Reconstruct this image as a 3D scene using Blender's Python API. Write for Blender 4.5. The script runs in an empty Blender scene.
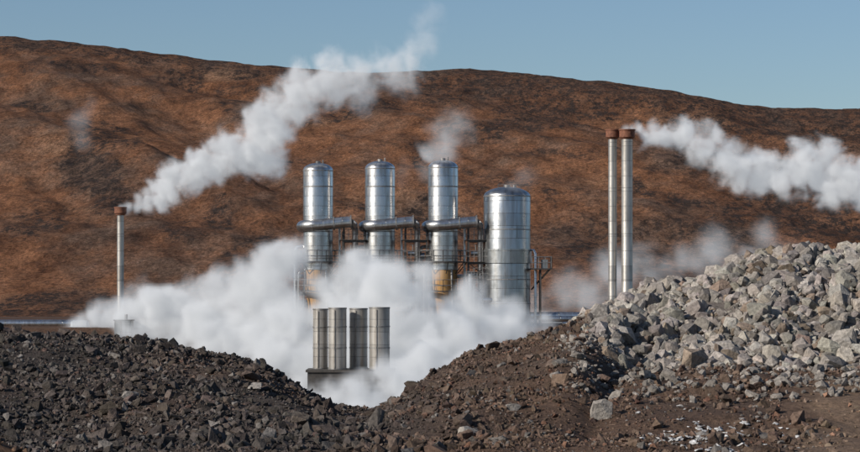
import bpy, bmesh, math, numpy as np
from mathutils import Vector
rng=np.random.default_rng(7)
K=0.36/860.0; VH=290.0
def P(u,v,D): return ((u-430)*K*D, D, (VH-v)*K*D)
scene=bpy.context.scene
col=scene.collection
# ---------------------------------------------------------------- noise
def _h(ix,iy,s):
    n=(ix.astype(np.int64)*374761393+iy.astype(np.int64)*668265263+s*1274126177)&0xffffffff
    n=((n^(n>>13))*1274126177)&0xffffffff
    n=n^(n>>16)
    return (n&0xffff)/65535.0
def vnoise(x,y,s=0):
    ix=np.floor(x);iy=np.floor(y);fx=x-ix;fy=y-iy
    fx=fx*fx*(3-2*fx);fy=fy*fy*(3-2*fy)
    a=_h(ix,iy,s);b=_h(ix+1,iy,s);c=_h(ix,iy+1,s);d=_h(ix+1,iy+1,s)
    return (a*(1-fx)+b*fx)*(1-fy)+(c*(1-fx)+d*fx)*fy
def fbm(x,y,o=4,s=0):
    r=0;a=0.5;t=0
    for i in range(o):
        r=r+a*vnoise(x*2**i+i*17.3,y*2**i+i*9.1,s+i);t+=a;a*=0.5
    return r/t-0.5
def sstep(a,b,x):
    t=np.clip((x-a)/(b-a),0,1);return t*t*(3-2*t)
# ---------------------------------------------------------------- materials
def newmat(name):
    m=bpy.data.materials.new(name);m.use_nodes=True
    nt=m.node_tree;nt.nodes.clear()
    out=nt.nodes.new('ShaderNodeOutputMaterial')
    return m,nt,out
def N(nt,t,**kw):
    n=nt.nodes.new(t)
    for k,v in kw.items():
        if k.startswith('i_'):
            key=k[2:]
            n.inputs[int(key) if key.isdigit() else key.replace('_',' ')].default_value=v
        else: setattr(n,k,v)
    return n
def L(nt,a,b): nt.links.new(a,b)
def ramp(nt,fac,stops):
    r=N(nt,'ShaderNodeValToRGB');e=r.color_ramp.elements
    while len(e)<len(stops): e.new(0.5)
    for i,(p,c) in enumerate(stops):
        e[i].position=p;e[i].color=(c[0],c[1],c[2],1) if not isinstance(c,float) else (c,c,c,1)
    L(nt,fac,r.inputs[0]);return r.outputs[0]
def mix(nt,f,a,b,mode='MIX'):
    m=N(nt,'ShaderNodeMix',data_type='RGBA',blend_type=mode)
    if isinstance(f,float): m.inputs[0].default_value=f
    else: L(nt,f,m.inputs[0])
    for s,i in ((a,6),(b,7)):
        if isinstance(s,tuple): m.inputs[i].default_value=(*s,1)
        else: L(nt,s,m.inputs[i])
    return m.outputs[2]
def noise(nt,vec,scale,detail=5,rough=0.55):
    n=N(nt,'ShaderNodeTexNoise',i_Scale=scale,i_Detail=float(detail),i_Roughness=rough)
    L(nt,vec,n.inputs['Vector']);return n.outputs['Fac']
def mapping(nt,vec,scale=(1,1,1),rot=(0,0,0)):
    m=N(nt,'ShaderNodeMapping');m.inputs['Scale'].default_value=scale;m.inputs['Rotation'].default_value=rot
    L(nt,vec,m.inputs['Vector']);return m.outputs[0]

def mat_metal(name,base=0.55,rough=0.36,tint=(1,1,1),bw=1.9,bh=1.0,metal=0.9):
    m,nt,out=newmat(name)
    uv=N(nt,'ShaderNodeUVMap');obj=N(nt,'ShaderNodeTexCoord').outputs['Object']
    br=N(nt,'ShaderNodeTexBrick',i_Scale=1.0)
    br.inputs['Brick Width'].default_value=bw;br.inputs['Row Height'].default_value=bh
    br.inputs['Mortar Size'].default_value=0.018;br.inputs['Mortar Smooth'].default_value=0.3
    c1=tuple(base*0.84*t for t in tint);c2=tuple(min(1,base*1.12*t) for t in tint)
    br.inputs['Color1'].default_value=(*c1,1);br.inputs['Color2'].default_value=(*c2,1)
    br.inputs['Mortar'].default_value=(base*.35,base*.34,base*.33,1)
    L(nt,uv.outputs[0],br.inputs['Vector'])
    st=noise(nt,mapping(nt,obj,(2.5,2.5,0.25)),1.0,6,0.6)
    stc=ramp(nt,st,[(0.3,(0.55,0.50,0.45)),(0.62,(1,1,1))])
    c=mix(nt,0.8,br.outputs['Color'],stc,'MULTIPLY')
    p=N(nt,'ShaderNodeBsdfPrincipled',i_Metallic=metal)
    L(nt,c,p.inputs['Base Color'])
    n2=noise(nt,obj,1.6,4)
    mr=N(nt,'ShaderNodeMapRange');mr.inputs['To Min'].default_value=rough-0.08;mr.inputs['To Max'].default_value=rough+0.16
    L(nt,n2,mr.inputs[0]);L(nt,mr.outputs[0],p.inputs['Roughness'])
    b=N(nt,'ShaderNodeBump',i_Strength=0.5,i_Distance=0.02)
    inv=N(nt,'ShaderNodeMath',operation='MULTIPLY_ADD');inv.inputs[1].default_value=-1;
    L(nt,br.outputs['Fac'],inv.inputs[0]);L(nt,n2,inv.inputs[2])
    L(nt,inv.outputs[0],b.inputs['Height']);L(nt,b.outputs[0],p.inputs['Normal'])
    L(nt,p.outputs[0],out.inputs[0]);return m
def mat_plain(name,c1,c2,rough=0.7,metal=0.0,scale=2.0):
    m,nt,out=newmat(name)
    obj=N(nt,'ShaderNodeTexCoord').outputs['Object']
    f=noise(nt,obj,scale,6,0.6)
    c=ramp(nt,f,[(0.35,c1),(0.65,c2)])
    p=N(nt,'ShaderNodeBsdfPrincipled',i_Metallic=metal,i_Roughness=rough)
    L(nt,c,p.inputs['Base Color'])
    b=N(nt,'ShaderNodeBump',i_Strength=0.4,i_Distance=0.03);L(nt,f,b.inputs['Height']);L(nt,b.outputs[0],p.inputs['Normal'])
    L(nt,p.outputs[0],out.inputs[0]);return m
M_AL=mat_metal('aluminium_cladding',0.60,0.26,metal=0.95)
M_TANK=mat_metal('tank_cladding',0.47,0.27,(0.95,0.98,1.0),2.4,1.25,0.95)
M_STACK=mat_metal('silencer_steel',0.44,0.38,(1,0.95,0.88),5.0,1.05,0.5)
M_CHIM=mat_metal('chimney_cladding',0.5,0.36,(1,0.96,0.9),9.0,1.5,0.75)
M_STEEL=mat_plain('galvanised_steel',(0.16,0.15,0.14),(0.32,0.31,0.3),0.5,0.6,3.0)
M_DARK=mat_plain('dark_steel',(0.03,0.028,0.026),(0.08,0.07,0.065),0.6,0.3,3.0)
M_RUST=mat_plain('rusted_steel',(0.10,0.035,0.02),(0.22,0.09,0.05),0.8,0.1,4.0)
M_OCHRE=mat_metal('ochre_insulation',0.55,0.5,(1.0,0.58,0.22),0.5,4.0,0.35)
M_CONC=mat_plain('dark_concrete',(0.03,0.027,0.024),(0.075,0.065,0.058),0.85,0.0,1.5)
M_ROOF=mat_plain('pale_cladding',(0.33,0.36,0.38),(0.47,0.5,0.52),0.5,0.2,1.0)

def rock_mat(name):
    m,nt,out=newmat(name)
    obj=N(nt,'ShaderNodeTexCoord').outputs['Object']
    at=N(nt,'ShaderNodeAttribute',attribute_name='rc')
    f=noise(nt,obj,7.0,6,0.65)
    v=ramp(nt,f,[(0.3,0.5),(0.7,1.35)])
    c=mix(nt,1.0,at.outputs['Color'],v,'MULTIPLY')
    f2=noise(nt,obj,0.5,3)
    c=mix(nt,0.6,c,ramp(nt,f2,[(0.35,(0.72,0.69,0.66)),(0.65,(1.12,1.1,1.1))]),'MULTIPLY')
    p=N(nt,'ShaderNodeBsdfPrincipled',i_Roughness=0.92)
    p.inputs['Specular IOR Level'].default_value=0.2
    L(nt,c,p.inputs['Base Color'])
    b=N(nt,'ShaderNodeBump',i_Strength=1.0,i_Distance=0.09);L(nt,f,b.inputs['Height']);L(nt,b.outputs[0],p.inputs['Normal'])
    L(nt,p.outputs[0],out.inputs[0]);return m
M_ROCK=rock_mat('rock_stone')

def ground_mat():
    m,nt,out=newmat('ground_soil')
    obj=N(nt,'ShaderNodeTexCoord').outputs['Object']
    at=N(nt,'ShaderNodeAttribute',attribute_name='rc')
    f=noise(nt,obj,5.0,8,0.7);f2=noise(nt,obj,0.35,5,0.6)
    c=mix(nt,1.0,at.outputs['Color'],ramp(nt,f,[(0.3,0.45),(0.7,1.35)]),'MULTIPLY')
    c=mix(nt,0.8,c,ramp(nt,f2,[(0.35,(0.75,0.7,0.7)),(0.65,(1.2,1.1,1.0))]),'MULTIPLY')
    p=N(nt,'ShaderNodeBsdfPrincipled',i_Roughness=0.95);p.inputs['Specular IOR Level'].default_value=0.15
    L(nt,c,p.inputs['Base Color'])
    b=N(nt,'ShaderNodeBump',i_Strength=1.0,i_Distance=0.15);L(nt,f,b.inputs['Height']);L(nt,b.outputs[0],p.inputs['Normal'])
    L(nt,p.outputs[0],out.inputs[0]);return m
M_GROUND=ground_mat()
def hill_mat():
    m,nt,out=newmat('hill_soil')
    obj=N(nt,'ShaderNodeTexCoord').outputs['Object']
    at=N(nt,'ShaderNodeAttribute',attribute_name='dk')
    big=noise(nt,mapping(nt,obj,(1,0.5,1)),0.022,7,0.65)
    c=ramp(nt,big,[(0.3,(0.23,0.118,0.072)),(0.45,(0.34,0.16,0.085)),(0.58,(0.40,0.19,0.10)),(0.72,(0.45,0.27,0.17))])
    gp=noise(nt,mapping(nt,obj,(1,0.3,1),(0,0,0.5)),0.05,7,0.7)
    c=mix(nt,ramp(nt,gp,[(0.46,0.0),(0.62,0.75)]),c,(0.235,0.165,0.125))
    med=noise(nt,mapping(nt,obj,(1,0.35,1)),0.16,8,0.75)
    c=mix(nt,0.95,c,ramp(nt,med,[(0.34,(0.45,0.42,0.42)),(0.5,(0.97,0.96,0.95)),(0.66,(1.32,1.34,1.38))]),'MULTIPLY')
    sp=noise(nt,mapping(nt,obj,(1,0.4,1)),0.5,8,0.85)
    spk=ramp(nt,sp,[(0.48,0.0),(0.56,1.0)])
    add=N(nt,'ShaderNodeMath',operation='MULTIPLY_ADD',use_clamp=True)
    L(nt,at.outputs['Fac'],add.inputs[0]);add.inputs[1].default_value=1.15;add.inputs[2].default_value=0.33
    mul=N(nt,'ShaderNodeMath',operation='MULTIPLY',use_clamp=True);L(nt,add.outputs[0],mul.inputs[0])
    s2=N(nt,'ShaderNodeMath',operation='ADD',use_clamp=True)
    h=N(nt,'ShaderNodeMath',operation='MULTIPLY');L(nt,at.outputs['Fac'],h.inputs[0]);h.inputs[1].default_value=0.5
    L(nt,spk,s2.inputs[0]);L(nt,h.outputs[0],s2.inputs[1]);L(nt,s2.outputs[0],mul.inputs[1])
    c=mix(nt,mul.outputs[0],c,(0.066,0.05,0.044))
    fine=noise(nt,mapping(nt,obj,(1,0.5,1)),1.5,5,0.95)
    c=mix(nt,1.0,c,ramp(nt,fine,[(0.38,0.42),(0.5,1.0),(0.62,1.7)]),'MULTIPLY')
    p=N(nt,'ShaderNodeBsdfPrincipled',i_Roughness=1.0);p.inputs['Specular IOR Level'].default_value=0.1
    L(nt,c,p.inputs['Base Color'])
    b=N(nt,'ShaderNodeBump',i_Strength=1.0,i_Distance=2.5);L(nt,sp,b.inputs['Height'])
    b2=N(nt,'ShaderNodeBump',i_Strength=1.0,i_Distance=6.0);L(nt,med,b2.inputs['Height']);L(nt,b2.outputs[0],b.inputs['Normal'])
    L(nt,b.outputs[0],p.inputs['Normal'])
    L(nt,p.outputs[0],out.inputs[0]);return m
M_HILL=hill_mat()

# ---------------------------------------------------------------- mesh helpers
def np_mesh(name,V,F,mat,attr=None,attrname='rc',smooth=False):
    me=bpy.data.meshes.new(name)
    n=F.shape[1]
    me.vertices.add(len(V));me.vertices.foreach_set('co',V.astype(np.float32).ravel())
    me.loops.add(F.size);me.loops.foreach_set('vertex_index',F.astype(np.int32).ravel())
    me.polygons.add(len(F));me.polygons.foreach_set('loop_start',np.arange(0,F.size,n,dtype=np.int32))
    me.update(calc_edges=True)
    me.polygons.foreach_set('use_smooth',np.full(len(F),smooth))
    if attr is not None:
        if attr.ndim==2:
            a=me.attributes.new(attrname,'FLOAT_COLOR','POINT')
            c=np.ones((len(V),4),np.float32);c[:,:3]=attr;a.data.foreach_set('color',c.ravel())
        else:
            a=me.attributes.new(attrname,'FLOAT','POINT');a.data.foreach_set('value',attr.astype(np.float32))
    me.materials.append(mat);me.validate()
    o=bpy.data.objects.new(name,me);col.objects.link(o);return o
def grid_faces(nx,ny):
    i=np.arange(nx-1)[None,:];j=np.arange(ny-1)[:,None]
    a=j*nx+i
    return np.stack([a,a+1,a+nx+1,a+nx],-1).reshape(-1,4)

# ---------------------------------------------------------------- terrain
CU=[-900,-400,0,60,130,180,230,265,300,335,370,395,430,465,500,540,575,600,620,650,690,715,745,780,820,860,1000,1300,1800]
CV=[348,334,334,338,345,353,361,372,392,410,416,404,381,362,352,342,326,315,303,296,289,279,267,261,260,261,268,300,330]
def ground_z(x,y):
    u=430+(x/np.maximum(y,1))/K
    w=sstep(560,640,u)
    yc=105+w*7
    vc=np.interp(u,CU,CV)
    zc=(VH-vc)*K*yc
    yf=74+w*25; zf=-4.65+w*1.15
    near=-4.65+w*1.15*sstep(70,98,y)
    t=np.clip((y-yf)/(yc-yf),0,1)
    s=t*0.55+0.45*t*t*(3-2*t)
    face=zf+(zc-zf)*s
    z=np.where(y<yf,near,face)
    tb=sstep(0,20,y-yc-1.0)
    z=z*(1-tb)+(-10.6)*tb
    z=np.where(y>yc+21,-10.6,z)
    tp=sstep(221,230,y)
    z=z*(1-tp)+(-3.6)*tp
    fg=1-sstep(112,135,y)
    z=z+fg*(fbm(x/6,y/6,3,3)*1.2*sstep(30,70,y)*(1-0.5*sstep(96,110,y)) + fbm(x/1.6,y/1.6,3,11)*0.55)
    z=z+1.95*(1-sstep(-10.8,-5.8,x))*np.exp(-((y-50)/5.0)**2)
    return z
xs=np.concatenate([np.arange(-300,-40,5),np.arange(-40,40,0.33),np.arange(40,301,5)])
ys=np.concatenate([np.arange(-60,14,4),np.arange(14,60,0.4),np.arange(60,132,0.33),np.arange(132,340,2.5)])
X,Y=np.meshgrid(xs,ys)
Z=ground_z(X,Y)
Z=np.where(Y<10,-4.65,Z)
V=np.stack([X,Y,Z],-1).reshape(-1,3)
def tint(x,y):
    u=430+(x/np.maximum(y,1))/K
    dark=np.array([0.072,0.062,0.056]);brown=np.array([0.125,0.085,0.063]);grey=np.array([0.19,0.172,0.155]);tan=np.array([0.20,0.145,0.105])
    m=np.clip(sstep(300,480,u)+fbm(x/5,y/5,3,5)*1.2,0,1)[...,None]
    c=dark*(1-m)+brown*m
    nb=(1-sstep(56,63,y))[...,None];c=c*(1-nb)+np.array([0.15,0.095,0.063])*nb
    g=(sstep(580,596,u)*sstep(96,100,y))[...,None];c=c*(1-g)+grey*g
    tt=(sstep(790,830,u+fbm(x/3,y/3,3,8)*60)*(1-sstep(86,93,y)))[...,None];c=c*(1-tt)+tan*tt
    p=sstep(130,140,y)[...,None];c=c*(1-p)+np.array([0.11,0.07,0.05])*p
    return c
g=np_mesh('ground',V,grid_faces(len(xs),len(ys)),M_GROUND,tint(X,Y).reshape(-1,3),'rc',True)
s=6000
pl=np_mesh('plain',np.array([[-s,-s,-12.],[s,-s,-12.],[s,s,-12.],[-s,s,-12.]]),np.array([[0,1,2,3]]),M_GROUND,np.full((4,3),1.0)*np.array([0.13,0.085,0.06]),'rc')

RU=[-1500,-600,-200,0,100,200,290,340,430,460,520,600,640,700,740,770,860,1000,1400,2200]
RV=[150,62,37,35,45,57,67,71,71,69,74,82,88,98,106,109,110,118,140,180]
def hill_z(x,y):
    u=430+(x/y)/K
    yr=760.0
    zr=(VH-np.interp(u,RU,RV))*K*yr
    t=np.clip((y-318)/(yr-318),0,1)
    s=0.65*t**1.15+0.35*t*t*(3-2*t)
    z=-3.9+(zr+3.9)*s
    z=np.where(y>yr,zr-(y-yr)*0.12,z)
    env=sstep(0.02,0.3,t)*(1-0.9*sstep(0.75,1.0,t))
    rg=1-np.abs(fbm((x+0.35*y)/26,y/150,4,71))*4
    z=z+env*(fbm((x+0.7*y)/85,(y-0.3*x)/240,3,21)*26 + fbm((x+0.25*y)/22,y/110,4,31)*6+rg*1.6)+fbm(x/7,y/9,5,41)*2.2*sstep(0.02,.2,t)
    return z
hx=np.concatenate([np.arange(-1100,-210,6.0),np.arange(-210,210,1.4),np.arange(210,1101,6.0)]);hy=np.concatenate([np.arange(314,780,1.5),np.arange(780,1400,10)])
X,Y=np.meshgrid(hx,hy);Z=hill_z(X,Y)
U=430+(X/Y)/K;VV=VH-Z/(K*Y)
rv=np.interp(U,RU,RV)
dk=np.zeros_like(X)
n1=fbm(X/40,Y/70,4,51);n2=fbm(X/14,Y/40,4,61)
top=(1-sstep(8,50,VV-rv+n1*60))*sstep(330,470,U+n1*100)
dk=np.maximum(dk,top*0.95)
dk=np.maximum(dk,0.8*(1-sstep(2,24,VV-rv+n2*40)))
def blob(uc,vc,ru,rvv,a): 
    d=((U-uc+n2*80)/ru)**2+((VV-vc+n1*60)/rvv)**2
    return a*(1-sstep(0.4,1.6,d))
for b in [(80,175,32,26,1.0),(105,200,25,14,0.9),(115,145,30,8,0.8),(20,100,40,8,0.6),(560,118,80,14,0.95),(700,175,60,10,0.5),(640,240,120,16,0.45),(60,305,110,14,0.8),(220,90,40,8,0.5),(770,215,60,14,0.55),(560,160,40,6,.5),(190,290,40,10,.6),(700,250,60,20,.5),(30,215,30,12,.6),(180,235,30,8,.5),(820,150,50,14,.6)]:
    dk=np.maximum(dk,blob(*b))
dk=np.maximum(dk,0.8*sstep(0.08,0.22,n2)+0.3*sstep(600,760,U)*sstep(-0.1,0.2,n1))
n3=np.abs(fbm((X+0.35*Y)/26,Y/150,4,71))
dk=np.maximum(dk,0.6*(1-sstep(0.0,0.035,n3))*sstep(-.1,.1,n1))
np_mesh('hill',np.stack([X,Y,Z],-1).reshape(-1,3),grid_faces(len(hx),len(hy)),M_HILL,np.clip(dk,0,1).ravel(),'dk',True)

# ---------------------------------------------------------------- rocks
def hull(npts,seed,flat=0.75):
    r=np.random.default_rng(seed)
    bm=bmesh.new()
    for i in range(npts):
        d=r.normal(size=3);d/=np.linalg.norm(d)
        d=np.sign(d)*np.abs(d)**0.75*r.uniform(0.75,1.05)
        bm.verts.new((d[0],d[1]*r.uniform(.9,1),d[2]*flat))
    res=bmesh.ops.convex_hull(bm,input=bm.verts)
    dead=[v for v in bm.verts if not v.link_faces]
    if dead: bmesh.ops.delete(bm,geom=dead,context='VERTS')
    bmesh.ops.triangulate(bm,faces=bm.faces)
    bm.verts.index_update()
    v=np.array([x.co[:] for x in bm.verts]);f=np.array([[q.index for q in t.verts] for t in bm.faces]);bm.free()
    return v,f
def scatter(name,pos,size,colr,protos,tilt=0.6):
    n=len(pos);which=rng.integers(0,len(protos),n)
    Vs=[];Fs=[];Cs=[];off=0
    for k,(pv,pf) in enumerate(protos):
        idx=np.where(which==k)[0]
        if len(idx)==0: continue
        m=len(idx)
        a=rng.uniform(0,6.283,m);b=rng.normal(0,tilt,m);c=rng.normal(0,tilt,m)
        ca,sa,cb,sb,cc,sc=np.cos(a),np.sin(a),np.cos(b),np.sin(b),np.cos(c),np.sin(c)
        Rz=np.zeros((m,3,3));Rz[:,0,0]=ca;Rz[:,0,1]=-sa;Rz[:,1,0]=sa;Rz[:,1,1]=ca;Rz[:,2,2]=1
        Rx=np.zeros((m,3,3));Rx[:,0,0]=1;Rx[:,1,1]=cb;Rx[:,1,2]=-sb;Rx[:,2,1]=sb;Rx[:,2,2]=cb
        Ry=np.zeros((m,3,3));Ry[:,1,1]=1;Ry[:,0,0]=cc;Ry[:,0,2]=sc;Ry[:,2,0]=-sc;Ry[:,2,2]=cc
        R=Rx@Ry@Rz
        sc3=size[idx][:,None]*rng.uniform(0.65,1.35,(m,3))
        v=(pv[None]*sc3[:,None,:])
        v=np.einsum('mij,mkj->mki',R,v)+pos[idx][:,None,:]
        f=pf[None]+(np.arange(m)*len(pv))[:,None,None]+off
        Vs.append(v.reshape(-1,3));Fs.append(f.reshape(-1,3));Cs.append(np.repeat(colr[idx],len(pv),0));off+=m*len(pv)
    return np_mesh(name,np.concatenate(Vs),np.concatenate(Fs),M_ROCK,np.concatenate(Cs),'rc',False)
small=[hull(11,i) for i in range(14)]
big=[hull(20,100+i,0.8) for i in range(14)]
n=100000
y=56+54*rng.uniform(0,1,n)**0.8;u=rng.uniform(-110,970,n);x=(u-430)*K*y
keep=~((u>592)&(y>100))&(y<108)
clump=fbm(x/3,y/3,3,77)
dens=np.where(u>560,0.5,1.0)*np.where((u>780)&(y<92),0.3,1.0)
keep&=rng.uniform(0,1,n)<np.clip(dens+clump*1.6,0.05,1)
x=x[keep];y=y[keep];u=u[keep]
sz=0.050*np.exp(rng.normal(0,0.55,len(x)))
sz=sz*(1+2.0*np.clip(fbm(x/4,y/4,3,88),-0.3,.4))
sz=np.clip(sz*np.where(u<330,1.12,1.0),0.03,0.28)
bigr=rng.uniform(0,1,len(x))<0.018;sz[bigr]*=rng.uniform(1.8,3.6,bigr.sum());sz=np.clip(sz,0.03,0.42)
z=ground_z(x,y)+sz*rng.uniform(-0.1,0.6,len(x))
c=tint(x,y)*rng.uniform(0.5,1.6,(len(x),1))*(1+rng.normal(0,0.02,(len(x),3)))
gr=rng.uniform(0,1,len(x))<0.08;c[gr]=np.array([0.17,0.155,0.142])*rng.uniform(0.7,1.3,(gr.sum(),1))
rd=(rng.uniform(0,1,len(x))<0.10)&(sz<0.16);c[rd]*=np.array([1.2,0.95,0.87])
scatter('dark_lava_rubble',np.stack([x,y,z],-1),sz,np.clip(c,0.01,0.6),small)
n=16000;y=rng.uniform(16,58,n);x=rng.uniform(-14,14,n);sz=0.032*np.exp(rng.normal(0,.6,n));z=ground_z(x,y)+sz*.3
scatter('gravel',np.stack([x,y,z],-1),sz,tint(x,y)*rng.uniform(.6,1.4,(n,1)),small)
n=15500
y=rng.uniform(98,115.5,n);u=rng.uniform(570,1150,n);x=(u-430)*K*y
edge=(u-572)/60+ (y-98)/9+fbm(x/2,y/2,2,9)*1.4
keep=edge>0.75
x=x[keep];y=y[keep];u=u[keep]
sz=np.clip(0.15*np.exp(rng.normal(0,0.55,len(x))),0.06,0.6)
z=ground_z(x,y)+rng.uniform(-0.1,0.5,len(x))*sz+fbm(x/2.2,y/2.2,2,13)*0.7
c=np.array([0.33,0.30,0.268])*rng.uniform(0.55,1.28,(len(x),1))*(1+rng.normal(0,0.02,(len(x),3)))
br_=(rng.uniform(0,1,len(x))<0.14);c[br_]*=np.array([0.75,0.65,0.56])
scatter('grey_boulder_pile',np.stack([x,y,z],-1),sz,c,big,0.9)
n=900;u=rng.uniform(555,900,n);y=rng.uniform(86,101,n);x=(u-430)*K*y
sz=np.clip(0.085*np.exp(rng.normal(0,0.55,n)),0.04,0.32);z=ground_z(x,y)+sz*0.4
scatter('grey_stone_spill',np.stack([x,y,z],-1),sz,np.array([0.26,0.235,0.21])*rng.uniform(.6,1.3,(n,1)),big)
for (u_,D,s_,fl) in [(468,79,0.66,0.42),(512,82,0.42,0.4),(601,82,0.42,0.95),(645,92,0.32,0.8),(255,92,0.4,0.7),(700,76,0.5,0.35),(130,84,.4,.7)]:
    x=np.array([(u_-430)*K*D]);y=np.array([float(D)]);z=ground_z(x,y)+s_*fl*0.45
    pv,pf=hull(22,int(u_),fl)
    scatter('boulder',np.stack([x,y,z],-1),np.array([s_]),np.array([[0.33,0.30,0.265]]),[(pv,pf)],0.12)
n=650;u=712+60*rng.normal(0,0.5,n);y=76+6*rng.normal(0,.45,n);x=(u-430)*K*y;sz=rng.uniform(0.03,0.14,n);z=ground_z(x,y)+sz*0.45
k_=fbm(x/1.2,y/1.2,3,91)>-0.03;x=x[k_];y=y[k_];z=z[k_];sz=sz[k_]
scatter('snow_patch',np.stack([x,y,z],-1),sz,np.full((len(x),3),0.6),[hull(14,400+i,.35) for i in range(6)],0.25)

# ---------------------------------------------------------------- part builder
class MB:
    def __init__(s): s.v=[];s.f=[];s.uv=[]
    def revolve(s,prof,c=(0,0,0),n=48,a0=0,a1=2*math.pi,cap=False):
        base=len(s.v);m=len(prof);R=max(p[0] for p in prof)
        for i in range(n+1):
            a=a0+(a1-a0)*i/n
            for r,z in prof: s.v.append((c[0]+r*math.cos(a),c[1]+r*math.sin(a),c[2]+z))
        for i in range(n):
            for j in range(m-1):
                a=base+i*m+j
                s.f.append((a,a+m,a+m+1,a+1))
                s.uv.append([(i/n*(a1-a0)*R,prof[j][1]),((i+1)/n*(a1-a0)*R,prof[j][1]),((i+1)/n*(a1-a0)*R,prof[j+1][1]),(i/n*(a1-a0)*R,prof[j+1][1])])
    def tube(s,pts,r,n=14,caps=True):
        pts=[Vector(p) for p in pts];base=len(s.v);m=len(pts);L_=0
        up=Vector((0,0,1))
        prev=None;lens=[0]
        for i,p in enumerate(pts):
            if i==0:t=pts[1]-p
            elif i==m-1:t=p-pts[-2]
            else:t=(pts[i+1]-p).normalized()+(p-pts[i-1]).normalized()
            t.normalize()
            if prev is None:
                a=t.cross(up)
                if a.length<0.05:a=t.cross(Vector((1,0,0)))
            else: a=prev-t*prev.dot(t)
            a.normalize();prev=a;b=t.cross(a)
            rr=r[i] if isinstance(r,(list,tuple)) else r
            for k in range(n):
                q=p+rr*(a*math.cos(2*math.pi*k/n)+b*math.sin(2*math.pi*k/n));s.v.append(tuple(q))
            if i:lens.append(lens[-1]+(p-pts[i-1]).length)
        r0=max(r) if isinstance(r,(list,tuple)) else r
        for i in range(m-1):
            for k in range(n):
                k2=(k+1)%n
                s.f.append((base+i*n+k,base+(i+1)*n+k,base+(i+1)*n+k2,base+i*n+k2))
                c=2*math.pi*r0/n
                s.uv.append([(lens[i],k*c),(lens[i+1],k*c),(lens[i+1],(k+1)*c),(lens[i],(k+1)*c)])
        if caps:
            s.f.append(tuple(base+k for k in range(n)));s.uv.append([(0.5,0.5)]*n)
            s.f.append(tuple(base+(m-1)*n+k for k in reversed(range(n))));s.uv.append([(0.5,0.5)]*n)
    def box(s,a,b):
        base=len(s.v)
        for z in (a[2],b[2]):
            for x,y in ((a[0],a[1]),(b[0],a[1]),(b[0],b[1]),(a[0],b[1])): s.v.append((x,y,z))
        for q in ((3,2,1,0),(4,5,6,7),(0,1,5,4),(1,2,6,5),(2,3,7,6),(3,0,4,7)):
            s.f.append(tuple(base+i for i in q))
            vs=[s.v[base+i] for i in q];s.uv.append([(p[0]+p[1],p[2]) for p in vs])
    def beam(s,p,q,w=0.12): s.tube([p,q],w*0.7,4)
    def rail(s,pts,h=1.1,step=1.0,r=0.03):
        for a,b in zip(pts[:-1],pts[1:]):
            a=Vector(a);b=Vector(b);L_=(b-a).length;k=max(1,round(L_/step))
            for i in range(k+1):
                p=a.lerp(b,i/k);s.tube([p,p+Vector((0,0,h))],r,5)
            for hh in (h,h*0.5): s.tube([a+Vector((0,0,hh)),b+Vector((0,0,hh))],r,5)
    def obj(s,name,mat,parent=None,smooth=True):
        me=bpy.data.meshes.new(name);me.from_pydata(s.v,[],s.f)
        uvl=me.uv_layers.new(name='UVMap')
        fl=[c for f in s.uv for q in f for c in q];uvl.data.foreach_set('uv',fl)
        me.materials.append(mat)
        if smooth: me.shade_smooth();me.set_sharp_from_angle(angle=math.radians(35))
        o=bpy.data.objects.new(name,me);col.objects.link(o)
        if parent:o.parent=parent
        return o
def empty(name,loc):
    e=bpy.data.objects.new(name,None);e.location=loc;e.empty_display_size=0.5;col.objects.link(e);return e
def ring(mb,r,z,w=0.06,h=0.12,n=48,c=(0,0)):
    mb.revolve([(r-0.03,z),(r+w,z),(r+w,z+h),(r-0.03,z+h)],(c[0],c[1],0),n)
def dome(r,z,h,k=8): return [(r*math.cos(math.pi/2*i/k) if i<k else 0.001,z+h*math.sin(math.pi/2*i/k)) for i in range(k+1)]

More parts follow.
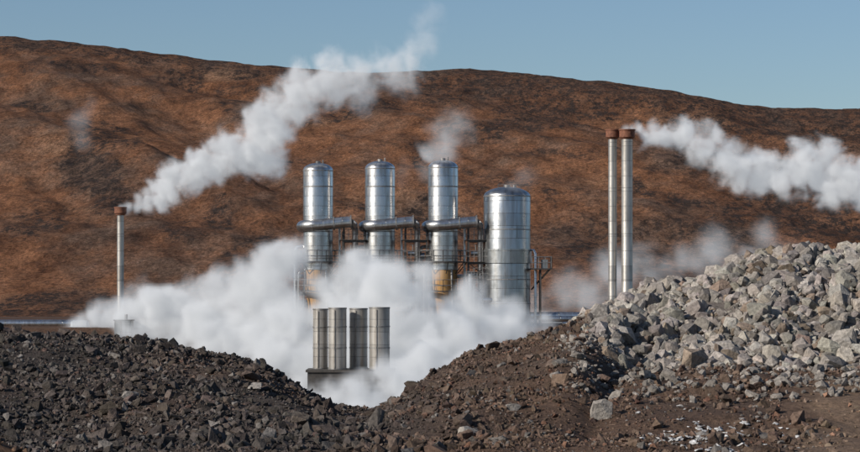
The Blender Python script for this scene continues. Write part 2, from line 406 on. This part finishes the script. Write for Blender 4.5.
PAD=-3.6;k24=K*240
def separator(u,vtop,D=240):
    x=(u-430)*K*D;e=empty('steam_separator',(x,D,PAD))
    top=(VH-vtop)*K*D-PAD;R=1.5
    zb=5.5
    b=MB();b.revolve([(R*0.92,zb),(R,zb+0.15),(R,top-0.75)]+dome(R,top-0.75,0.75)[1:]);b.obj('vessel',M_AL,e)
    b=MB()
    for zz in (zb+1.2,zb+3.9,zb+8.4,top-0.85): ring(b,R,zz,0.035,0.09)
    b.tube([(0,0,top-0.05),(0,0,top+0.18)],0.25,16);b.tube([(0.5,0,top-.2),(0.5,0,top+0.3)],0.08,10)
    b.obj('bands',M_STEEL,e)
    b=MB();b.revolve([(0.9,1.2),(1.0,2.2),(1.38,4.2),(1.46,5.6)]);b.obj('lower_cone',M_OCHRE,e)
    b=MB();b.revolve([(1.0,0),(1.0,0.3),(0.85,0.3),(0.85,1.4)])
    for a in range(4):
        t=a*math.pi/2+0.6;b.tube([(1.8*math.cos(t),1.8*math.sin(t),0),(1.5*math.cos(t),1.5*math.sin(t),5.7)],0.11,8)
    b.obj('legs',M_STEEL,e)
    zd=(VH-226)*K*D-PAD
    pts=[]
    for i in range(15):
        a=-math.pi*(1.12-i/14*0.62)
        pts.append(((R+0.12)*math.cos(a),(R+0.12)*math.sin(a),zd-0.1+0.012*i))
    lx=pts[-1]
    pts+=[(0.9,lx[1]+0.02,zd+0.14),(1.9,lx[1]+0.05,zd+0.24),(2.9,lx[1]+0.1,zd+0.34),(3.35,lx[1]+0.12,zd+0.37)]
    b=MB();b.tube(pts,0.56,20);b.obj('inlet_duct',M_AL,e)
    b=MB();yy=lx[1]+0.1
    for px,pz in ((1.6,.21),(3.3,.36)): b.tube([(px,yy,zd+pz),(px+0.14,yy,zd+pz+.01)],0.68,20)
    b.obj('duct_flanges',M_STEEL,e)
    b=MB();b.tube([(3.4,yy+0.1,zd+0.37),(3.7,yy+0.5,zd+0.1),(3.75,yy+0.9,zd-0.6),(3.75,yy+0.9,1.0),(3.75,yy+0.9,0)],0.3,12)
    b.tube([(-2.3,0.3,0),(-2.3,0.3,7.6),(-2.1,0.3,7.9),(-1.5,0.3,8.0)],0.2,10)
    b.tube([(2.15,0.2,0),(2.15,0.2,10.2),(1.9,0.2,10.5),(1.4,0.2,10.5)],0.12,8)
    b.tube([(-1.9,-1.2,0),(-1.9,-1.2,5.2),(-1.6,-1.0,5.5),(-1.1,-.8,5.5)],0.1,8)
    b.tube([(1.2,-1.5,1.5),(2.4,-1.5,1.5),(2.9,-1.5,1.5),(3.1,-1.5,1.8),(3.1,-1.5,4.5)],0.16,10)
    b.obj('pipes',M_AL,e)
    b=MB()
    for zp,ro in ((6.35,2.5),(3.4,2.3)):
        ri=R+0.03 if zp>5 else 1.55
        b.revolve([(ri,zp),(ro,zp),(ro,zp+0.12),(ri,zp+0.12)],n=32)
    for t in range(8):
        a=t*math.pi/4+.2;b.tube([(2.45*math.cos(a),2.45*math.sin(a),6.35),(R*math.cos(a),R*math.sin(a),5.25)],0.05,5)
    b.obj('platforms',M_DARK,e)
    b=MB()
    for zp,ro in ((6.35,2.45),(3.4,2.25)):
        pp=[(ro*math.cos(t*math.pi/8),ro*math.sin(t*math.pi/8),zp+0.12) for t in range(17)]
        b.rail(pp,1.1,1.0,0.035)
    b.obj('platform_railing',M_STEEL,e)
    b=MB();x0,x1,y0,y1=2.55,4.7,-0.9,1.6
    for xx in (x0,x1):
        for y_ in (y0,y1): b.box((xx-.09,y_-.09,0),(xx+.09,y_+.09,zd-0.55 if y_<0 else zd+0.9))
    for zz in (2.4,4.6,6.3,8.5):
        for y_ in (y0,y1): b.box((x0+.092,y_-.07,zz-.1),(x1-.092,y_+.07,zz+.08))
        for xx in (x0,x1): b.box((xx-.07,y0+.092,zz-.09),(xx+.07,y1-.092,zz+.07))
        if zz in (4.6,6.3,8.5): b.box((x0-.3,y0-.25,zz+.085),(x1+.15,y1+.2,zz+.13))
    for za,zc in ((0,2.4),(2.4,4.6),(4.6,6.3)):
        b.beam((x0,y0-0.02,za),(x1,y0-0.02,zc),.07);b.beam((x1,y0-.05,za),(x0,y0-.05,zc),.07)
    b.obj('service_frame',M_DARK,e)
    b=MB()
    for zz in (4.73,6.43,8.63):
        b.rail([(x0-.3,y0-.22,zz),(x1+.12,y0-.22,zz),(x1+.12,y1+.15,zz)],1.05,.9,0.03)
    for xx in (x1+.25,x1+.65): b.tube([(xx,0.2,0),(xx,0.2,9.8)],0.025,5)
    for i in range(32): b.tube([(x1+.25,0.2,0.3*i+.2),(x1+.65,0.2,0.3*i+.2)],0.015,4)
    b.obj('frame_railing_and_ladder',M_STEEL,e)
    b=MB()
    for (px,pz,r_) in ((3.1,5.1,0.3),(4.0,7.0,0.35),(3.2,2.9,0.35),(3.3,7.3,0.25)): 
        b.tube([(px-.5,0.2,pz),(px+.5,0.2,pz)],r_,12);b.tube([(px,0.2,pz),(px,0.2,pz+.8)],.07,6);b.tube([(px,0.2,pz+.8),(px,.2,pz+.84)],.28,12)
    b.obj('valves',M_AL,e)
    return e
separator(318,163);separator(380,161);separator(443,160)
e=empty('pipe_rack',((380-430)*k24,243.2,PAD))
b=MB()
for zz,r_,y_ in ((2.2,0.38,0),(3.3,0.28,0.3),(5.0,0.2,-.2)):
    b.tube([(-9.0,y_,zz),(9.8,y_,zz)],r_,14)
b.obj('pipes',M_AL,e)
b=MB()
for i in range(8):
    xx=-8.6+i*2.5
    for y_ in (-.9,.9): b.box((xx-.1,y_-.1,0),(xx+.1,y_+.1,5.6))
    for zz in (1.7,2.93,4.7,5.6): b.box((xx-.08,-.79,zz-.2),(xx+.08,.79,zz-.02))
b.obj('trestles',M_DARK,e)
b=MB();b.rail([(-8.6,-.95,5.6),(8.9,-.95,5.6)],1.1,1.2,.03);b.obj('railing',M_STEEL,e)
# ---- storage tank
x=(507-430)*k24;e=empty('storage_tank',(x,240,PAD));R=2.35;top=(VH-187)*k24-PAD
b=MB();b.revolve([(R,0),(R,top-0.95)]+dome(R,top-0.95,0.95)[1:],n=64);b.obj('shell',M_TANK,e)
b=MB();b.revolve([(R-.02,6.3),(R+.14,6.3),(R+.14,7.7),(R-.02,7.7)],n=64);b.obj('stiffener_band',M_TANK,e)
b=MB()
for zz in (top-1.0,9.6,4.6,2.2,0.02): ring(b,R,zz,0.04,0.1,64)
b.tube([(0,0,top-.1),(0,0,top+.2)],.3,14);b.tube([(.7,0,top-.2),(.7,0,top+.2)],.08,8)
b.rail([(-.9,-.9,top-.25),(.9,-.9,top-.25),(.9,.9,top-.25),(-.9,.9,top-.25),(-.9,-.9,top-.25)],.5,.6,.015)
b.obj('bands_and_vents',M_STEEL,e)
b=MB();zp=5.65
b.box((R+.02,-1.6,zp),(R+2.1,1.2,zp+.12))
for y_ in (-1.5,1.1):
    b.beam((R+1.9,y_,zp),(R+.1,y_*.3,zp-2.0),.09)
b.box((R+.9,-1.2,0),(R+1.05,-1.05,zp));b.box((R+.9,.8,0),(R+1.05,.95,zp))
b.obj('platform',M_DARK,e)
b=MB();b.rail([(R+.1,-1.58,zp+.12),(R+2.08,-1.58,zp+.12),(R+2.08,1.18,zp+.12),(R+.1,1.18,zp+.12)],1.15,.6,.035)
b.obj('platform_railing',M_STEEL,e)
b=MB();b.tube([(R+.45,-1.0,0),(R+.45,-1.0,7.2),(R+.3,-.8,7.6),(R-.3,-.5,7.6)],.13,10);b.tube([(R+1.4,-.3,zp+.1),(R+1.4,-.3,zp+1.0)],.35,14)
b.tube([(R,0,1.0),(R+5.5,0,1.0)],.4,14)
b.tube([(-R-.3,-.6,0),(-R-.3,-.6,3.3),(-R-1.2,-.6,3.3)],.18,10)
b.obj('pipes',M_AL,e)
e=empty('pump_skid',((474-430)*k24,239,PAD))
b=MB();b.box((-.9,-1,0),(.9,1,.3));b.box((-.7,-.6,.303),(.7,.6,1.6));
for xx in(-.8,.8):b.box((xx-.06,-.9,.303),(xx+.06,-.78,4.3))
b.box((-.86,-.9,4.303),(.86,.8,4.4));b.obj('frame',M_DARK,e)
b=MB();b.tube([(-.4,-.5,1.62),(-.4,-.5,5.2)],.22,12);b.tube([(.4,-.5,2.6),(1.5,-.5,2.6),(2.6,-.5,2.6)],.3,12);b.tube([(-.4,-.5,3.3),(.5,-.5,3.3),(.5,-.5,1.62)],.15,10);b.obj('pump_pipes',M_AL,e)
b=MB();b.rail([(-.86,-.88,4.4),(.86,-.88,4.4)],1,.6,.03);b.obj('railing',M_STEEL,e)

def chimney(u,vtop,r,capr,caph,capmat,D=240,lad=True,name='chimney'):
    x=(u-430)*K*D;e=empty(name,(x,D,PAD));H=(VH-vtop)*K*D-PAD
    b=MB();b.revolve([(r*1.25,0),(r*1.25,.4),(r,1.2),(r,H-caph)]);b.obj('shaft',M_CHIM,e)
    b=MB()
    for i in range(1,int(H/4.8)+1): ring(b,r,i*4.6,.02,.06,24)
    b.obj('flanges',M_STEEL,e)
    b=MB();b.revolve([(r*.98,H-caph-.1),(capr,H-caph+.12),(capr,H-.12),(capr*1.08,H-.12),(capr*1.08,H),(capr*.8,H),(capr*.8,H-.8),(.001,H-.8)],n=32);b.obj('cap',capmat,e)
    return e
chimney(120.5,207,.34,.62,.75,M_RUST)
chimney(612.5,129.5,.42,.68,.9,M_RUST)
chimney(627,129.5,.56,.78,.9,M_RUST,239.2)

e0=empty('silencer_base',((350-430)*K*200,201,-10.6))
b=MB();b.box((-3.5,-2.2,0),(3.6,2.4,3.75));b.box((-3.65,-2.35,3.753),(3.75,2.55,3.95));b.box((-2.9,-2.6,1.2),(-1.4,-2.203,3.2));b.box((.2,-2.6,1.2),(1.7,-2.203,3.2));b.obj('plinth',M_CONC,e0)
for u,w,vt,D in ((320.5,15,308.5,201.5),(337.5,18,307.5,200),(358.5,18,308,201.5),(379.5,20.5,307,199.8)):
    x=(u-430)*K*D;r=w/2*K*D;z0=-10.6+3.95;H=(VH-vt)*K*D-z0
    e=empty('silencer_stack',(x,D,z0))
    b=MB();b.revolve([(r,0),(r,H),(r-.06,H),(r-.06,H-1.6),(.001,H-1.6)],n=40);b.obj('shell',M_STACK,e)
    b=MB()
    for zz in (0.02,H*.34,H*.68,H-.12): ring(b,r,zz,.035,.1,40)
    b.tube([(-r*.3,-r-.04,0.1),(-r*.3,-r-.04,H-.2)],.035,6)
    b.obj('bands',M_STEEL,e)

e=empty('pipeline',(-60,238,PAD))
b=MB();b.tube([(-120,0,.25),(25.5,0,.25)],.38,16);b.obj('pipe',M_AL,e)
b=MB()
for i in range(28): b.box((-115+i*5,-.5,-.3),(-114.8+i*5,.5,0-.12))
b.obj('supports',M_DARK,e)
e=empty('pipeline',(12,236,PAD))
b=MB();b.tube([(-1,0,.75),(4,0,.75),(4.6,0,.8),(60,0,.8)],.3,16);b.tube([(1,-1.2,.3),(60,-1.2,.3)],.2,12);b.obj('pipe',M_AL,e)
b=MB()
for i in range(13): b.box((i*4.6,-.4,-.3),(i*4.6+.15,.4,.42))
b.obj('supports',M_DARK,e)
def htank(u,v,D,r,l,name='horizontal_tank'):
    p=P(u,v,D);e=empty(name,(p[0],D,p[2]))
    b=MB();b.tube([(-l/2-r*.3,0,0),(-l/2-r*.2,0,0),(-l/2,0,0),(l/2,0,0),(l/2+r*.2,0,0),(l/2+r*.3,0,0)],[r*.3,r*.8,r,r,r*.8,r*.3],20);b.obj('shell',M_ROOF,e)
    b=MB()
    for xx in(-l/3,l/3):b.box((xx-.12,-r*.8,PAD-p[2]),(xx+.12,r*.8,-r*.55))
    b.obj('saddles',M_DARK,e)
htank(80,328,234,.75,1.4)
e=empty('valve_house',((124-430)*K*226,226,PAD-.4))
b=MB();b.box((-.8,-.8,-1.5),(.8,.8,1.1));b.obj('walls',M_AL,e,False)
b=MB();b.box((-.9,-.9,1.103),(.9,.9,1.2));b.tube([(0.2,0,1.2),(.2,0,1.7)],.15,10);b.obj('roof',M_STEEL,e,False)
e=empty('equipment_shed',((572-430)*K*262,262,PAD))
b=MB();b.box((-2.2,-2,0),(2.2,2,.9));b.obj('walls',M_ROOF,e,False)
b=MB();b.box((-2.35,-2.15,.903),(2.35,2.15,1.05));b.obj('roof',M_STEEL,e,False)

# ---------------------------------------------------------------- steam
def steam_mat(name,dens,emis=0.30):
    m,nt,out=newmat(name)
    at=N(nt,'ShaderNodeAttribute',attribute_name='density')
    mu=N(nt,'ShaderNodeMath',operation='MULTIPLY');mu.inputs[1].default_value=dens;L(nt,at.outputs['Fac'],mu.inputs[0])
    sc=N(nt,'ShaderNodeVolumeScatter');sc.inputs['Color'].default_value=(0.98,0.985,1,1);sc.inputs['Anisotropy'].default_value=0.0
    L(nt,mu.outputs[0],sc.inputs['Density'])
    em=N(nt,'ShaderNodeEmission');em.inputs['Color'].default_value=(0.88,0.93,1,1)  # added self-glow, scaled by density, stands in for multiply scattered light
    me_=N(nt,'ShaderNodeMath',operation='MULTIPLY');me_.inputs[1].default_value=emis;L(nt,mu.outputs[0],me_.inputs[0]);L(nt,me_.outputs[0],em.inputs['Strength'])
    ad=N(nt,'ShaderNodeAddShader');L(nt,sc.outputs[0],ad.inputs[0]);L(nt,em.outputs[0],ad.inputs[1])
    L(nt,ad.outputs[0],out.inputs['Volume']);return m
def steam(name,pts,mat,vox,fscale,A=1.6,warp=0.5,soft=0.35,seed=0.0,pad=1.35,thr=0.0,pw=1.4):
    pts=np.array(pts,float)
    me=bpy.data.meshes.new(name);me.from_pydata(pts[:,:3].tolist(),[],[])
    a=me.attributes.new('rad','FLOAT','POINT');a.data.foreach_set('value',pts[:,3].astype(np.float32))
    a=me.attributes.new('dn','FLOAT','POINT');a.data.foreach_set('value',pts[:,4].astype(np.float32))
    o=bpy.data.objects.new(name,me);col.objects.link(o)
    lo=(pts[:,:3]-pts[:,3:4]*pad).min(0);hi=(pts[:,:3]+pts[:,3:4]*pad).max(0)
    res=np.maximum(8,((hi-lo)/vox).astype(int))
    ng=bpy.data.node_groups.new(name+'_field','GeometryNodeTree')
    ng.interface.new_socket('Geometry',in_out='INPUT',socket_type='NodeSocketGeometry')
    ng.interface.new_socket('Geometry',in_out='OUTPUT',socket_type='NodeSocketGeometry')
    gi=ng.nodes.new('NodeGroupInput');go=ng.nodes.new('NodeGroupOutput')
    nd=ng.nodes.new;lk=ng.links.new
    pos=nd('GeometryNodeInputPosition').outputs[0]
    def math_(op,a,b=None,c=None,cl=False):
        n=nd('ShaderNodeMath');n.operation=op;n.use_clamp=cl
        for i,s_ in enumerate((a,b,c)):
            if s_ is None: continue
            if isinstance(s_,(int,float)): n.inputs[i].default_value=s_
            else: lk(s_,n.inputs[i])
        return n.outputs[0]
    def vm(op,a,b):
        n=nd('ShaderNodeVectorMath');n.operation=op
        for i,s_ in enumerate((a,b)):
            if isinstance(s_,tuple): n.inputs[i].default_value=s_
            else: lk(s_,n.inputs[i])
        return n
    sp=vm('ADD',pos,(seed,seed*2,seed*.7)).outputs[0]
    w=nd('ShaderNodeTexNoise');w.inputs['Scale'].default_value=fscale*.6;w.inputs['Detail'].default_value=3;lk(sp,w.inputs['Vector'])
    wv=vm('SUBTRACT',w.outputs['Color'],(0.5,0.5,0.5)).outputs[0]
    n=nd('ShaderNodeVectorMath');n.operation='SCALE';lk(wv,n.inputs[0]);n.inputs['Scale'].default_value=warp*2
    def samp(sn,dt,val):
        s_=nd('GeometryNodeSampleIndex');s_.data_type=dt;lk(gi.outputs[0],s_.inputs[0]);lk(val,s_.inputs['Value']);lk(sn.outputs[0],s_.inputs['Index']);return s_.outputs[0]
    def named(nm):
        a_=nd('GeometryNodeInputNamedAttribute');a_.data_type='FLOAT';a_.inputs['Name'].default_value=nm;return a_.outputs[0]
    s0=nd('GeometryNodeSampleNearest');lk(gi.outputs[0],s0.inputs[0]);lk(pos,s0.inputs['Sample Position'])
    r0=samp(s0,'FLOAT',named('rad'))
    amp=math_('MINIMUM',math_('DIVIDE',r0,1.3),1.0)
    n_s=nd('ShaderNodeVectorMath');n_s.operation='SCALE';lk(n.outputs[0],n_s.inputs[0]);lk(amp,n_s.inputs['Scale'])
    q=vm('ADD',pos,n_s.outputs[0]).outputs[0]
    sn=nd('GeometryNodeSampleNearest');lk(gi.outputs[0],sn.inputs[0]);lk(q,sn.inputs['Sample Position'])
    pi=samp(sn,'FLOAT_VECTOR',nd('GeometryNodeInputPosition').outputs[0]);ri=samp(sn,'FLOAT',named('rad'));di=samp(sn,'FLOAT',named('dn'))
    dist=nd('ShaderNodeVectorMath');dist.operation='DISTANCE';lk(q,dist.inputs[0]);lk(pi,dist.inputs[1])
    base=math_('SUBTRACT',1.0,math_('DIVIDE',dist.outputs['Value'],ri))
    f=nd('ShaderNodeTexNoise');f.inputs['Scale'].default_value=fscale;f.inputs['Detail'].default_value=7;f.inputs['Roughness'].default_value=0.64;f.inputs['Distortion'].default_value=0.45;lk(vm('ADD',sp,n_s.outputs[0]).outputs[0],f.inputs['Vector'])
    val=math_('ADD',base,math_('MULTIPLY',math_('MULTIPLY',math_('SUBTRACT',f.outputs[0],0.5),A),amp))
    mr=nd('ShaderNodeMapRange');lk(val,mr.inputs['Value']);mr.inputs['From Min'].default_value=thr;mr.inputs['From Max'].default_value=thr+soft
    edge=nd('ShaderNodeMapRange');lk(base,edge.inputs['Value']);edge.inputs['From Min'].default_value=-(pad-1)*.95;edge.inputs['From Max'].default_value=0.1
    dn=math_('MULTIPLY',math_('MULTIPLY',math_('POWER',mr.outputs[0],pw),di),edge.outputs[0])
    vc=nd('GeometryNodeVolumeCube')
    lk(dn,vc.inputs['Density']);vc.inputs['Background'].default_value=0
    vc.inputs['Min'].default_value=tuple(lo);vc.inputs['Max'].default_value=tuple(hi)
    for i,a_ in enumerate('XYZ'): vc.inputs['Resolution '+a_].default_value=int(res[i])
    sm=nd('GeometryNodeSetMaterial');lk(vc.outputs[0],sm.inputs[0]);sm.inputs['Material'].default_value=mat
    lk(sm.outputs[0],go.inputs[0])
    md=o.modifiers.new('steam','NODES');md.node_group=ng
    me.materials.append(mat)
    return o
def path(ctrl,step=0.35,jit=0.25,rs=1.0):
    C=np.array([[*P(c[0],c[1],c[2]),c[3]*rs*K*c[2],c[4]] for c in ctrl]);out=[]
    for a,b in zip(C[:-1],C[1:]):
        L_=np.linalg.norm(b[:3]-a[:3]);k=max(2,int(L_/step))
        for i in range(k):
            t=i/k;p=a*(1-t)+b*t;r=p[3]
            j=rng.normal(0,jit,3)*r
            out.append([p[0]+j[0],p[1]+j[1],p[2]+j[2],r*rng.uniform(.8,1.2),p[4]])
    return out
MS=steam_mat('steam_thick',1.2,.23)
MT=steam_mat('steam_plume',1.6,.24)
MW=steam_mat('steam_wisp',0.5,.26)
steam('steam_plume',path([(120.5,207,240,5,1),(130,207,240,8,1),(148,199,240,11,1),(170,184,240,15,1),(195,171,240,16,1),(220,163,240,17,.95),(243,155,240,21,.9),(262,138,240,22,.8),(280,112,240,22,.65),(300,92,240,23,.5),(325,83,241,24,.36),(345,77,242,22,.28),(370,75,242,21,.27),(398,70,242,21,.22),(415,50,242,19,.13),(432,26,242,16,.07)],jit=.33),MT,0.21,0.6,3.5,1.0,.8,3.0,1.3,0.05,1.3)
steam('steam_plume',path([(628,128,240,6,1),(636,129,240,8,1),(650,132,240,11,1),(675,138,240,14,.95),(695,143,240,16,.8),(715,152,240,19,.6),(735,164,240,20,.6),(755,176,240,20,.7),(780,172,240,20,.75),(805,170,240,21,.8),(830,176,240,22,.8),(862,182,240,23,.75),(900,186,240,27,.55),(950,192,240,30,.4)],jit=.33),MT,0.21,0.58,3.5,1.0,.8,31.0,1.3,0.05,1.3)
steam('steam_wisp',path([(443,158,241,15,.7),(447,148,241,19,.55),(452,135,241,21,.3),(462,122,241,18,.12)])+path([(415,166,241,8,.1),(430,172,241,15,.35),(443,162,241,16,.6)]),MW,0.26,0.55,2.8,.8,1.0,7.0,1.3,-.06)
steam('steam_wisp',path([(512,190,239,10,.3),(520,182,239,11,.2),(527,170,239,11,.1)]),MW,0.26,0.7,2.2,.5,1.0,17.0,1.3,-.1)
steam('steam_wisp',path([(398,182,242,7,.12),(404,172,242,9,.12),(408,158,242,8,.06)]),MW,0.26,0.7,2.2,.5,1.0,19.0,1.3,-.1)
cl=[(76,322,232,12,.6),(100,320,232,15,.9),(122,316,230,18,1),(145,312,228,22,1),(170,312,226,24,1),(198,306,224,28,1),(228,300,222,28,1),(250,292,220,30,1),(272,289,219,28,1),(215,328,222,28,1),(180,328,224,20,1),(140,326,226,16,.8),(250,322,220,32,1),(285,318,218,32,1),
(300,316,217,20,1),(322,322,217,18,1),(342,300,217,25,1),(365,286,217,27,1),(390,284,216,27,1),(412,298,216,24,1),(442,322,216,20,1),(468,312,217,24,1),(495,312,219,22,1),(520,320,221,16,.9),(545,323,223,12,.6),
(315,342,212,28,1),(350,332,212,34,1),(385,325,211,35,1),(420,332,211,32,1),(455,335,212,30,1),(488,335,214,26,1),(515,338,214,20,.9),(280,345,213,32,1),(240,345,216,26,1),(210,345,218,18,.9),
(345,365,208,30,1),(380,365,207,32,1),(415,362,207,32,1),(445,354,208,28,1),(475,352,208,22,1),(300,362,208,26,1),(270,358,209,20,1),
(350,398,194,20,1),(372,396,193,22,1),(396,386,194,22,1),(413,376,196,22,1),(335,400,193,15,.9),(355,414,190,22,1),(385,408,190,22,1),(405,398,192,22,1),(432,378,196,22,1),(455,368,198,18,1),(300,388,199,14,.9),(316,400,196,12,.7),(345,382,194,9,.5),(372,380,194,10,.6),(355,388,192,14,.9),(385,385,192,14,.9)]
pp=[]
for c in cl:
    p=P(c[0],c[1]+1,c[2]);r=c[3]*K*c[2]
    for j in range(7):
        d=rng.normal(0,0.37,3)*r
        if j==0:d*=0
        pp.append([p[0]+d[0],p[1]+d[1]*1.3,p[2]+d[2],r*rng.uniform(.65,1.1),c[4]*rng.uniform(.6,1.1)])
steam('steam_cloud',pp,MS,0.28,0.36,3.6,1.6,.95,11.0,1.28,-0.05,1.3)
w=path([(535,318,262,18,.3),(570,300,264,22,.25),(600,288,266,22,.38),(640,282,268,22,.34),(680,268,270,20,.34),(720,258,272,20,.3),(755,248,274,18,.26),(800,262,276,16,.15)],.8,.5)
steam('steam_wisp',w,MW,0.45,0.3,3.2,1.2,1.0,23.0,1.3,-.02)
w=path([(78,140,430,12,.12),(84,120,430,12,.12),(90,98,430,8,.05)],.8,.3)
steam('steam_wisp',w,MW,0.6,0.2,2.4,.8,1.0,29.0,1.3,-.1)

# ---------------------------------------------------------------- light & camera
sd=Vector((-0.86,-0.48,0.50)).normalized()
el=math.asin(sd.z);rot=math.atan2(sd.x,sd.y)
wd=bpy.data.worlds.new('World');scene.world=wd;wd.use_nodes=True;nt=wd.node_tree
bg=nt.nodes['Background'];sky=nt.nodes.new('ShaderNodeTexSky');sky.sky_type='NISHITA';sky.sun_disc=False
sky.sun_elevation=el;sky.sun_rotation=rot;sky.altitude=500;sky.air_density=1.0;sky.dust_density=0.9;sky.ozone_density=3.8
nt.links.new(sky.outputs[0],bg.inputs[0]);bg.inputs[1].default_value=0.088
sun=bpy.data.lights.new('sun','SUN');sun.energy=5.0;sun.angle=math.radians(.5);sun.color=(1,.935,.84)
so=bpy.data.objects.new('sun',sun);so.rotation_euler=(-sd).to_track_quat('-Z','Y').to_euler();so.location=(-50,-30,60);col.objects.link(so)
cam=bpy.data.cameras.new('camera');cam.lens=100;cam.sensor_width=36;cam.shift_y=64/860;cam.clip_end=20000;cam.clip_start=.5
cam.dof.use_dof=True;cam.dof.focus_distance=200;cam.dof.aperture_fstop=4
co=bpy.data.objects.new('camera',cam);co.location=(0,0,0);co.rotation_euler=(math.radians(90),0,0);col.objects.link(co);scene.camera=co
scene.view_settings.view_transform='Standard';scene.view_settings.look='None';scene.view_settings.exposure=0
